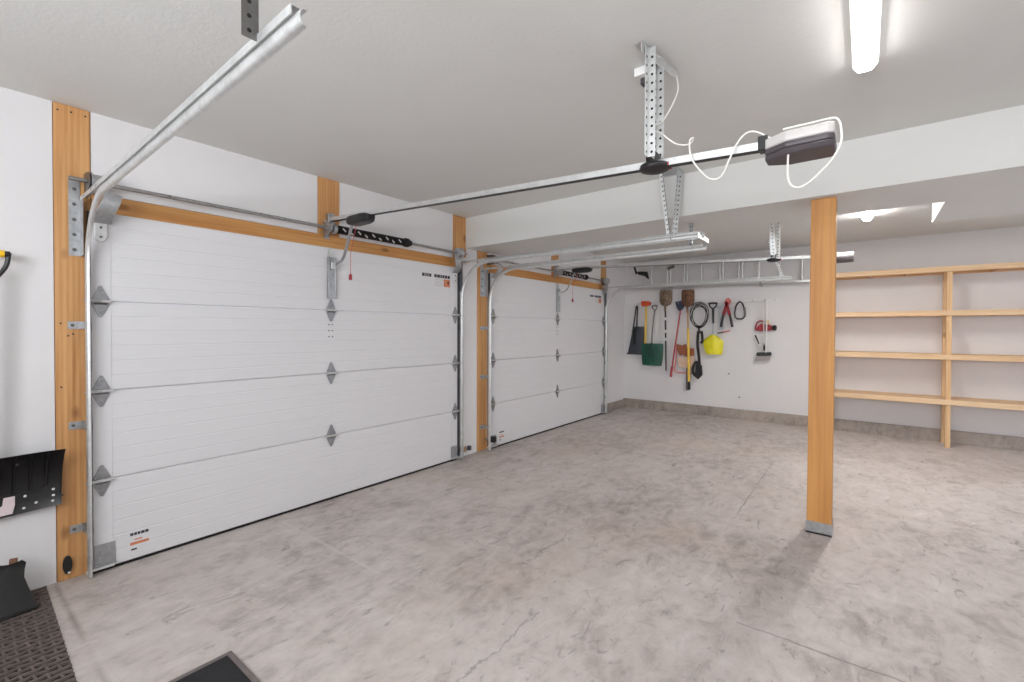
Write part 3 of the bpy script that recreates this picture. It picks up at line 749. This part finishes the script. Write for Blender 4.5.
# dark scoop
t = empty('dust_scoop', W(-.26, 1.0), 'slate grey flat scoop with black loop handle, first on the far wall', 'scoop')
blade([(-.20, -.40, 1.50), (-.18, -.405, 1.40), (-.14, -.41, 1.2), (-.10, -.41, 1.03), (-.10, -.41, 1.0)], .015, .02, .02).build('blade', 'slate', t)
MB().bar(W(-.09, 1.0, .03), W(-.41, 1.0, .03), .03, .03, (0, 0, 1)).build('lip', 'slate', t, bevel=.004)
o = MB(); o.tube(smooth_path([W(-.20, 1.38, .05), W(-.235, 1.6, .05), W(-.262, 1.84, .04), W(-.28, 1.865, .04), W(-.29, 1.83, .04), W(-.285, 1.6, .05), W(-.275, 1.40, .05)]), .014, 8); o.build('handle', 'black', t)
MB().bar(W(-.235, 1.47, .045), W(-.235, 1.17, .045), .045, .012, (0, 1, 0)).build('rib', 'black', t)
# yellow maul
t = empty('splitting_maul', W(-.45, 1.5), 'yellow handled maul with orange head hung beside the slate scoop', 'maul')
stick(MB(), (-.445, 1.86), (-.43, 1.10), .019, .021).build('handle', 'amber', t)
MB().prism([W(-.36, 1.965, .0), W(-.50, 1.955, .0), W(-.54, 1.925, .0), W(-.52, 1.885, .0), W(-.46, 1.87, .0), W(-.39, 1.865, .0), W(-.355, 1.90, .0)], (-.05, 0, 0)).build('head', 'orange', t, bevel=.006)
# green shovel hung blade down
t = empty('green_shovel', W(-.57, 1.0), 'green ribbed plastic shovel hung blade down on a grey handle', 'shovel')
blade([(-.375, -.765, 1.195), (-.365, -.77, 1.13), (-.372, -.76, .95), (-.385, -.742, .82), (-.39, -.735, .80)], .035, .012, .035).build('blade', 'green', t)
o = MB()
for k in range(7):
    y = -.42-k*.05; yb_ = -.56+(y+.56)*1.12
    dd = .075-.035*((y+.565)/.2)**2; o.bar(W(-.565+(y+.565)*.8, 1.15, dd), W(yb_, .83, dd-.004), .014, .010, (0, 1, 0))
o.bar(W(-.56, 1.2, .07), W(-.565, .93, .07), .05, .02, (0, 1, 0))
each(o, 'rib', 'slate_green', t)
o = MB().tube(smooth_path([W(-.562, 1.18, .05), W(-.575, 1.45, .05), W(-.60, 1.72, .04), W(-.615, 1.80, .04)]), .013, 8); dgrip(o, -.61, 1.87, .10, .09, .009, .04); o.build('handle', 'dark_galv', t)
# first square shovel
def square_shovel(name, label, yc, top, bot, w, mat_b, mat_h, hz, tilt=0):
    t = empty(name, W(yc, bot), label, 'shovel')
    blade([(yc+w*.44, yc-w*.44, top), (yc+w*.5, yc-w*.5, top-.03), (yc+w*.5, yc-w*.5, bot+.10), (yc+w*.40, yc-w*.40, bot+.03), (yc+w*.14, yc-w*.14, bot)], .03, .008, .03).build('blade', mat_b, t)
    stick(MB(), (yc, bot+.09), (yc, bot-.10), .02, .017, .06).build('socket', mat_b, t)
    return t
t = square_shovel('square_shovel', 'muddy square blade shovel hung upside down on a dark handle', -.805, 2.145, 1.86, .225, 'dirty_steel', 'black', .71)
o = stick(MB(), (-.805, 1.80), (-.825, .72), .014, .014, .05); h = o.build('handle', 'ink', t)
o = MB()
for z in (1.66, 1.44, 1.30): stick(o, (-.806-(1.8-z)*.0185, z), (-.807-(1.8-z)*.0185, z-.05), .0165, .0165, .05)
each(o, 'white_band', 'white', h)
# red handled rake with a navy head
t = empty('digging_fork', W(-.97, 1.2), 'red handled tool with a navy head between the two upturned shovels', 'garden tool')
MB().prism([W(y, z, -.025) for y, z in ((-.96, 1.93), (-1.10, 1.95), (-1.11, 1.85), (-1.075, 1.79), (-1.03, 1.765), (-.99, 1.82))], (-.035, 0, 0)).build('head', 'navy', t, bevel=.006)
o = MB().tube(smooth_path([W(-1.05, 1.78, -.005), W(-1.02, 1.5, .02), W(-.965, 1.1, .03), W(-.925, .80, .03), W(-.905, .63, .03)]), [.013]*33, 8); h = o.build('handle', 'redhandle', t)
stick(MB(), (-.925, .80), (-.903, .615), .021, .021, .03).build('grip', 'redhandle', h)
# second shovel, yellow handle
t = square_shovel('square_shovel', 'rusty square blade shovel hung upside down on a yellow handle', -1.185, 2.13, 1.84, .215, 'rust', 'amber', .44)
stick(MB(), (-1.19, 1.80), (-1.20, 1.46), .015, .015, .06).build('shaft', 'tan', t)
stick(MB(), (-1.20, 1.46), (-1.222, .56), .021, .021, .06).build('handle', 'amber', t)
stick(MB(), (-1.222, .56), (-1.226, .42), .023, .023, .06).build('grip', 'black', t)
# steel bar
t = empty('pry_bar', W(-1.17, .4), 'grey steel bar hanging behind the end of the yellow handle', 'bar')
stick(MB(), (-1.165, 1.0), (-1.17, .60), .009, .009, -.028).build('shank', 'dark_galv', t)
blade([(-1.15, -1.19, .83), (-1.145, -1.195, .60), (-1.15, -1.19, .40)], -.02, .012, .006, 4).build('bar_tip', 'dark_galv', t)
# bow saw
t = empty('bow_saw', W(-1.1, .8), 'bow saw with brown wooden handle and pale blade behind the yellow handle', 'saw')
MB().prism([W(-.99, 1.20), W(-1.09, 1.17), W(-1.15, 1.20), W(-1.17, 1.14), W(-1.29, 1.12), W(-1.29, 1.00), W(-1.18, .98), W(-1.09, 1.01), W(-1.05, .99), W(-1.01, 1.08)], (-.022, 0, 0)).build('handle', 'brown', t, bevel=.006)
MB().tube(smooth_path([W(-.99, 1.16, .01), W(-.985, .95, .01), W(-.965, .74, .01), W(-1.0, .70, .01), W(-1.1, .70, .01), W(-1.25, .70, .01), W(-1.29, .75, .01)]), .010, 8).build('bow', 'pink', t)
MB().prism([W(-1.02, .96, .0), W(-1.29, .985, .0), W(-1.29, .76, .0), W(-1.03, .80, .0)], (-.004, 0, 0)).build('saw_blade', 'palewood', t)
# coiled cable
t = empty('cable_coil', W(-1.385, 1.45), 'coil of black cable hung in loops on the rail', 'cable')
o = MB()
for k in range(5):
    P = [W(-1.372-.003*k+(.150-.010*k)*math.cos(a)+.012*math.sin(2*a+1.7*k), 1.69-.005*k+(.218-.014*k)*math.sin(a), .025+.010*k) for a in [2*PI*i/36 for i in range(36)]]
    o.tube(P, .0062, 6, closed=True)
o.build('loop', 'black', t)
MB().bar(W(-1.37, 1.47, .05), W(-1.39, 1.38, .05), .03, .03, (0, 1, 0)).build('binding', 'black', t, bevel=.004)
# string trimmer like dark tool with straps
t = empty('strap_bundle', W(-1.36, 1.0), 'black straps and buckles dangling below the cable coil', 'strap')
MB().sweep(smooth_path([W(-1.36, 1.42, .03), W(-1.355, 1.2, .05), W(-1.375, 1.0, .04), W(-1.39, .78, .04)]), [(-.022, -.006), (.022, -.006), (.022, .006), (-.022, .006)], (0, 1, 0)).build('webbing', 'black', t)
MB().sweep(smooth_path([W(-1.41, 1.42, .03), W(-1.43, 1.34, .05), W(-1.43, 1.25, .05), W(-1.40, 1.22, .04)]), [(-.02, -.005), (.02, -.005), (.02, .005), (-.02, .005)], (0, 1, 0)).build('webbing', 'black', t)
MB().sweep(smooth_path([W(-1.38, .80, .04), W(-1.34, .90, .05), W(-1.29, .82, .05), W(-1.28, .72, .04), W(-1.33, .66, .04), W(-1.38, .62, .04)]), [(-.022, -.006), (.022, -.006), (.022, .006), (-.022, .006)], (0, 1, 0)).build('webbing', 'black', t)
MB().prism([W(-1.33, .86), W(-1.42, .84), W(-1.43, .68), W(-1.36, .60), W(-1.31, .70)], (-.05, 0, 0)).build('buckle', 'black', t, bevel=.01)
# yellow shovel
t = empty('yellow_scoop_shovel', W(-1.6, 1.05), 'bright yellow plastic scoop hung blade down on a black grip', 'shovel')
blade([(-1.56, -1.63, 1.36), (-1.50, -1.69, 1.315), (-1.435, -1.755, 1.255), (-1.445, -1.752, 1.18), (-1.475, -1.742, 1.07), (-1.50, -1.73, 1.035)], .03, .01, .04).build('blade', 'yellow', t)
MB().bar(W(-1.597, 1.33, .075), W(-1.605, 1.12, .078), .022, .012, (0, 1, 0)).build('rib', 'yellow', t)
stick(MB(), (-1.592, 1.78), (-1.597, 1.55), .020, .017, .03).build('grip', 'black', t)
stick(MB(), (-1.597, 1.55), (-1.60, 1.32), .011, .011, .04).build('shaft', 'galv', t)
o = MB(); dgrip(o, -1.59, 1.885, .13, .10, .012, .03); o.build('handle', 'black', t)
# two steel spanners
for k, (ya, yb_) in enumerate(((-1.668, -1.695), (-1.705, -1.735))):
    t = empty('spanner', W(ya, 1.4), ('grey steel spanner hanging against the yellow scoop grip', 'grey steel spanner hanging beside the red bolt cutter')[k], 'spanner', 'spanners on the rail')
    MB().bar(W(ya, 1.80, -.012), W(yb_, 1.50, -.012), .022, .010, (0, 1, 0)).build('shank', 'galv', t, bevel=.002)
    o = MB()
    for z, y in ((1.82, ya), (1.47, yb_)):
        o.prism([W(y+.022*math.cos(a), z+.03*math.sin(a), -.019) for a in [PI/2+.5+(2*PI-1)*i/10 for i in range(11)]]+[W(y, z, -.019)], (-.014, 0, 0))
    each(o, 'jaw', 'galv', t)
# bolt cutter
t = empty('bolt_cutter', W(-1.8, 1.5), 'red bolt cutter with black grips hung jaws up', 'bolt cutter')
for s, ye, nm in ((1, -1.705, 0), (-1, -1.90, 0)):
    MB().bar(W(-1.80-s*.012, 1.90, .03), W((-1.80+ye*1.0)/2, 1.68, .03), .046, .022, (0, 1, 0)).build('arm', 'red', t, bevel=.005)
    stick(MB(), ((-1.80+ye)/2, 1.69), (ye-(ye+1.8)*.1, 1.49), .018, .021, .03).build('grip', 'black', t)
MB().prism([W(-1.765, 1.90), W(-1.80, 1.96), W(-1.83, 1.965), W(-1.87, 1.91), W(-1.85, 1.85), W(-1.78, 1.85)], (-.035, 0, 0)).build('jaw', 'pink', t, bevel=.006)
# pruner
t = empty('hand_pruner', W(-1.76, 1.4), 'small faded red hand pruner under the bolt cutter', 'pruner')
stick(MB(), (-1.66, 1.385), (-1.75, 1.405), .010, .014, .03).build('blade', 'dark_galv', t)
stick(MB(), (-1.75, 1.405), (-1.86, 1.43), .013, .009, .03).build('handle', 'pink', t)
# carabiner
t = empty('carabiner', W(-1.995, 1.62), 'large black carabiner clip hanging on the rail', 'carabiner')
P = [W(-1.995, 1.90, .02), W(-1.96, 1.87, .02), W(-1.935, 1.82, .02), W(-1.92, 1.72, .02), W(-1.925, 1.65, .02), W(-1.96, 1.62, .02), W(-2.03, 1.62, .02), W(-2.065, 1.65, .02), W(-2.07, 1.72, .02), W(-2.05, 1.82, .02), W(-2.03, 1.87, .02)]
MB().tube(P, .013, 8, closed=True).build('body', 'black', t)
stick(MB(), (-2.066, 1.80), (-2.072, 1.66), .016, .016, .02).build('gate', 'dark_galv', t)
# broom
t = empty('push_broom', W(-2.34, 1.0), 'push broom with white handle and dark brush head hung head down', 'broom')
stick(MB(), (-2.385, 1.89), (-2.375, 1.09), .010, .010, .04).build('handle', 'white', t)
MB().prism([W(-2.25, 1.09), W(-2.44, 1.10), W(-2.45, 1.075), W(-2.445, 1.045), W(-2.25, 1.032), W(-2.24, 1.06)], (-.05, 0, 0)).build('brush_block', 'black', t, bevel=.008)
MB().prism([W(-2.255, 1.031, .005), W(-2.44, 1.044, .005), W(-2.42, .97, -.005), W(-2.21, .955, -.005)], (-.04, 0, 0)).build('bristles', 'bristle', t)
t = empty('long_brush', W(-2.33, 1.2), 'thin pale pole hanging alongside the push broom handle', 'pole')
o = stick(MB(), (-2.335, 1.90), (-2.345, 1.20), .007, .007, .03); o.tube([W(-2.335, 1.89, .02), W(-2.345, 1.93, .02), W(-2.37, 1.93, .03), W(-2.382, 1.895, .03)], .006, 6); o.build('shaft', 'cord', t)
stick(MB(), (-2.345, 1.23), (-2.35, 1.12), .014, .014, .02).build('ferrule', 'ink', t)
# red blower
t = empty('red_hand_tool', W(-2.35, 1.44), 'dark red hand tool with black nose hung behind the broom handle', 'power tool')
MB().prism([W(y, z, -.038) for y, z in ((-2.205, 1.435), (-2.25, 1.50), (-2.30, 1.55), (-2.33, 1.53), (-2.40, 1.53), (-2.46, 1.50), (-2.46, 1.44), (-2.38, 1.425), (-2.30, 1.42))], (-.05, 0, 0)).build('body', 'red', t, bevel=.012)
MB().lathe(W(-2.455, 1.475, -.004), (0, -1, 0), [(0, .036), (.02, .042), (.04, .042), (.055, .03)], 14).build('nose', 'black', t)
o = MB().tube(smooth_path([W(-2.215, 1.46, -.01), W(-2.24, 1.55, -.005), W(-2.285, 1.585, -.005), W(-2.33, 1.57, -.01)]), .011, 8); o.build('grip', 'red', t)
MB().bar(W(-2.36, 1.565, -.01), W(-2.40, 1.565, -.01), .07, .025, (0, 0, 1)).build('battery', 'amber', t, bevel=.004)
t = empty('scraper_tool', W(-2.25, 1.3), 'short black and white scraper hanging below the red hand tool', 'scraper')
stick(MB(), (-2.22, 1.36), (-2.275, 1.22), .012, .010, .02).build('handle', 'black', t)
stick(MB(), (-2.275, 1.22), (-2.315, 1.19), .014, .008, .02).build('tip', 'white', t)
for y, z, lb in ((-1.825, .72, 'dark screw head low on the far wall under the bolt cutter'), (-1.985, .35, 'dark screw head lowest on the far wall above the curb')):
    o = MB().lathe((XW-.012, y, z), (1, 0, 0), [(0, .006), (.003, .010), (.0115, .008)], 10); o.box(XW-.009, XW-.0005, y-.018, y+.004, z+.001, z+.008)
    tag(o.build('wall_screw', 'ink'), lb, 'screw', 'screws in the far wall')

# ------------------------------------------------------------ snow shovel at the near wall
s = empty('snow_shovel', (.222, -.05, .44), 'black snow shovel hanging blade down on the wall beside the fir jamb', 'snow shovel')
prof = [(-.050, .445), (-.034, .50), (-.028, .56), (-.032, .62), (-.048, .68), (-.075, .73), (-.105, .762), (-.125, .770)]
rows = 16; P = []
for y, z in prof:
    r = []
    for j in range(rows+1):
        u = 2*j/rows-1; hw = .236+.010*(z-.44)/.33
        r.append((.222+u*hw, y-.030*(abs(u)**3), z+.006*u+(.0 if z > .5 else .012*u*u)))
    P.append(r)
b_ = MB().grid(P, (0, .007, 0)).build('blade', 'shovel_black', s)
o = MB()
for u in (-.75, -.5, -.25, .25, .5, .75):
    o.tube(smooth_path([(.222+u*.24, y-.004-.03*abs(u)**3, z) for y, z in prof[2:-1]]), .006, 6)
each(o, 'rib', 'shovel_black', b_)
P = [P[k] for k in (0, 1, 2)]
wsr = []
for i, z0 in enumerate((.443, .475, .51, .56)):
    r = []
    for j in range(rows+1):
        u = 2*j/rows-1; z = z0+.006*u+.012*u*u*(1 if i == 0 else .3)
        if i == 3: z = .545+.022*u*u+.012*math.sin(u*9)+.006*u
        y = -.052 if i == 0 else (-.044 if i == 1 else -.039)
        r.append((.222+u*.232, y-.030*abs(u)**3, z))
    wsr.append(r)
ws = MB().grid(wsr, (0, .006, 0)).build('wear_strip', 'black', s)
o = MB()
for dx, z in ((.205, .548), (.205, .515), (.202, .485), (.10, .535), (.095, .472), (-.005, .515), (-.01, .455), (.14, .49)):
    u = dx/.232; o.lathe((.222+dx, -.046-.030*abs(u)**3-.004, z), (0, 1, 0), [(0, .004), (.004, .007)], 8)
each(o, 'rivet', 'white', ws)
MB().prism([(.285, -.049, .545), (.245, -.049, .545), (.24, -.049, .505), (.20, -.052, .485), (.20, -.0585, .455), (.275, -.0585, .458), (.285, -.052, .50)], (0, .006, 0)).build('worn_patch', 'patch', ws)
MB().lathe((.292, -.075, .715), (0, 1, 0), [(0, .004), (.006, .009)], 10).build('bolt_head', 'dark_galv', b_)
MB().tube([(.215, -.06, .60), (.217, -.075, .78), (.219, -.095, 1.70)], .015, 10).build('shaft', 'dark_galv', s)
o = MB()
g = smooth_path([(.219, -.095, 1.68), (.245, -.095, 1.72), (.262, -.095, 1.76), (.270, -.095, 1.82)]); o.tube(g, .010, 8)
o.tube([(.438-p.x, p.y, p.z) for p in g], .010, 8); o.tube([(.235, -.095, 1.812), (.274, -.095, 1.812)], .0155, 10)
gr = o.build('grip_frame', 'black', s)
MB().tube([(.172, -.095, 1.812), (.254, -.095, 1.812)], .018, 10).build('grip_sleeve', 'grip_yellow', gr)

# black shovel head leaning at the wall foot, standing on the mat
t = empty('steel_scraper', (.2, -.2, .015), 'black shovel head with rusty tang leaning on the wall above the rubber mat', 'shovel head')
P = []
for z, y, xl, xr in ((.014, -.270, .0, .342), (.055, -.25, .02, .332), (.105, -.22, .05, .316), (.155, -.19, .10, .303), (.19, -.165, .15, .308), (.212, -.15, .19, .314), (.224, -.14, .225, .300)):
    r = []
    for j in range(11):
        u = 2*j/10-1; r.append((xl+(xr-xl)*j/10, y-.035*(1-u*u)*(1-(z/.3)*.5), z))
    P.append(r)
MB().grid(P, (0, .008, .004)).build('blade', 'shovel_black', t)
MB().bar((.268, -.145, .205), (.272, -.125, .245), .03, .012, (1, 0, 0)).build('tang', 'rust', t, bevel=.003)
MB().tube([(.0, -.28, .022), (.17, -.31, .022), (.342, -.278, .022)], .008, 8).build('edge_roll', 'shovel_black', t)

# ------------------------------------------------------------ mats
t = empty('rubber_mat', (-.05, -1.0, 0), 'dark rubber drainage mat with slotted holes along the near wall', 'mat')
def rot(x, y, a=math.radians(1.9), c=(.40, -.03)):
    dx, dy = x-c[0], y-c[1]; return (c[0]+dx*math.cos(a)+dy*math.sin(a)*1.0, c[1]-dx*math.sin(a)*0+dy*math.cos(a))
o = MB(); X0, X1, Y0, Y1 = -.45, .40, -.035, -1.33
row = 0; y = Y0
while y > Y1:
    pts = []
    for k in range(36):
        x = X0+(X1-X0)*k/35; xx, yy = rot(x, y+.004*math.sin(k*2.2+row*PI)); pts.append((xx, yy, .009))
    o.sweep(pts, [(-.0065, -.0075), (.0065, -.0075), (.0055, .003), (-.0055, .003)], (0, 1, 0))
    x = X0+(.0 if row % 2 else .037)
    while x < X1-.01:
        a = rot(x, y-.002); b = rot(x+.006, y-.036); o.bar((a[0], a[1], .0085), (b[0], b[1], .0085), .008, .009, (1, 0, 0)); x += .074
    y -= .038; row += 1
o.build('mat_lattice', 'rubber', t, smooth=False)
a, b, c, d = rot(X0, Y0), rot(X1, Y0), rot(X1, Y1), rot(X0, Y1)
MB().prism([(a[0], a[1], .0005), (b[0], b[1], .0005), (c[0], c[1], .0005), (d[0], d[1], .0005)], (0, 0, .002)).build('mat_hole_dirt_shade', 'mat_hole_dark', t)  # dark sheet added for the dirt and shadow inside the open holes
t = empty('door_mat', (.5, -1.8, 0), 'black carpet door mat with raised rubber border lying on the concrete', 'mat')
MB().box(-.05, .797, -1.92, -1.402, .001, .008).build('carpet_field', 'carpet', t)
o = MB()
for x0, x1, y0, y1 in ((-.07, .82, -1.40, -1.38), (-.07, .82, -1.945, -1.922), (.798, .82, -1.922, -1.40), (-.07, -.051, -1.922, -1.40)): o.box(x0, x1, y0, y1, .0005, .010)
o.build('border', 'mat_edge', t, bevel=.003)

# ------------------------------------------------------------ small things at the jambs
t = empty('safety_sensor', (.487, -.02, .085), 'black safety sensor low on the full height fir jamb', 'sensor')
pr = [(.487+.020*math.cos(a), -.007, .088+.052*math.sin(a)) for a in [2*PI*i/20 for i in range(20)]]
MB().prism(pr, (0, -.018, 0)).build('sensor_body', 'black', t, bevel=.003)
MB().lathe((.492, -.027, .045), (0, 1, 0), [(0, .004), (.004, .008)], 10).build('lens', 'white', t)
t = empty('safety_sensor', (4.10, -.1, .14), 'black safety sensor at the near foot of the farther door', 'sensor')
MB().box(4.06, 4.115, -.175, -.125, .11, .18).build('sensor_body', 'black', t, bevel=.006)
MB().bar((4.085, -.125, .13), (4.085, -.013, .13), .03, .004, (0, 0, 1)).build('bracket', 'galv', t)
MB().bar((4.085, -.15, .11), (4.03, -.10, .05), .008, .008, (0, 0, 1)).build('wire', 'white', t)
t = empty('safety_sensor', (3.72, -.05, .08), 'tan safety sensor bracket at the far foot of the nearer door', 'sensor')
MB().box(3.66, 3.71, -.06, -.002, .06, .12).build('sensor_body', 'tan', t, bevel=.006)
MB().bar((3.70, -.03, .09), (3.80, -.03, .09), .035, .005, (0, 0, 1)).build('bracket', 'galv', t)
MB().box(3.77, 3.81, -.055, -.015, .06, .11).build('eye', 'motor_grey', t, bevel=.006)
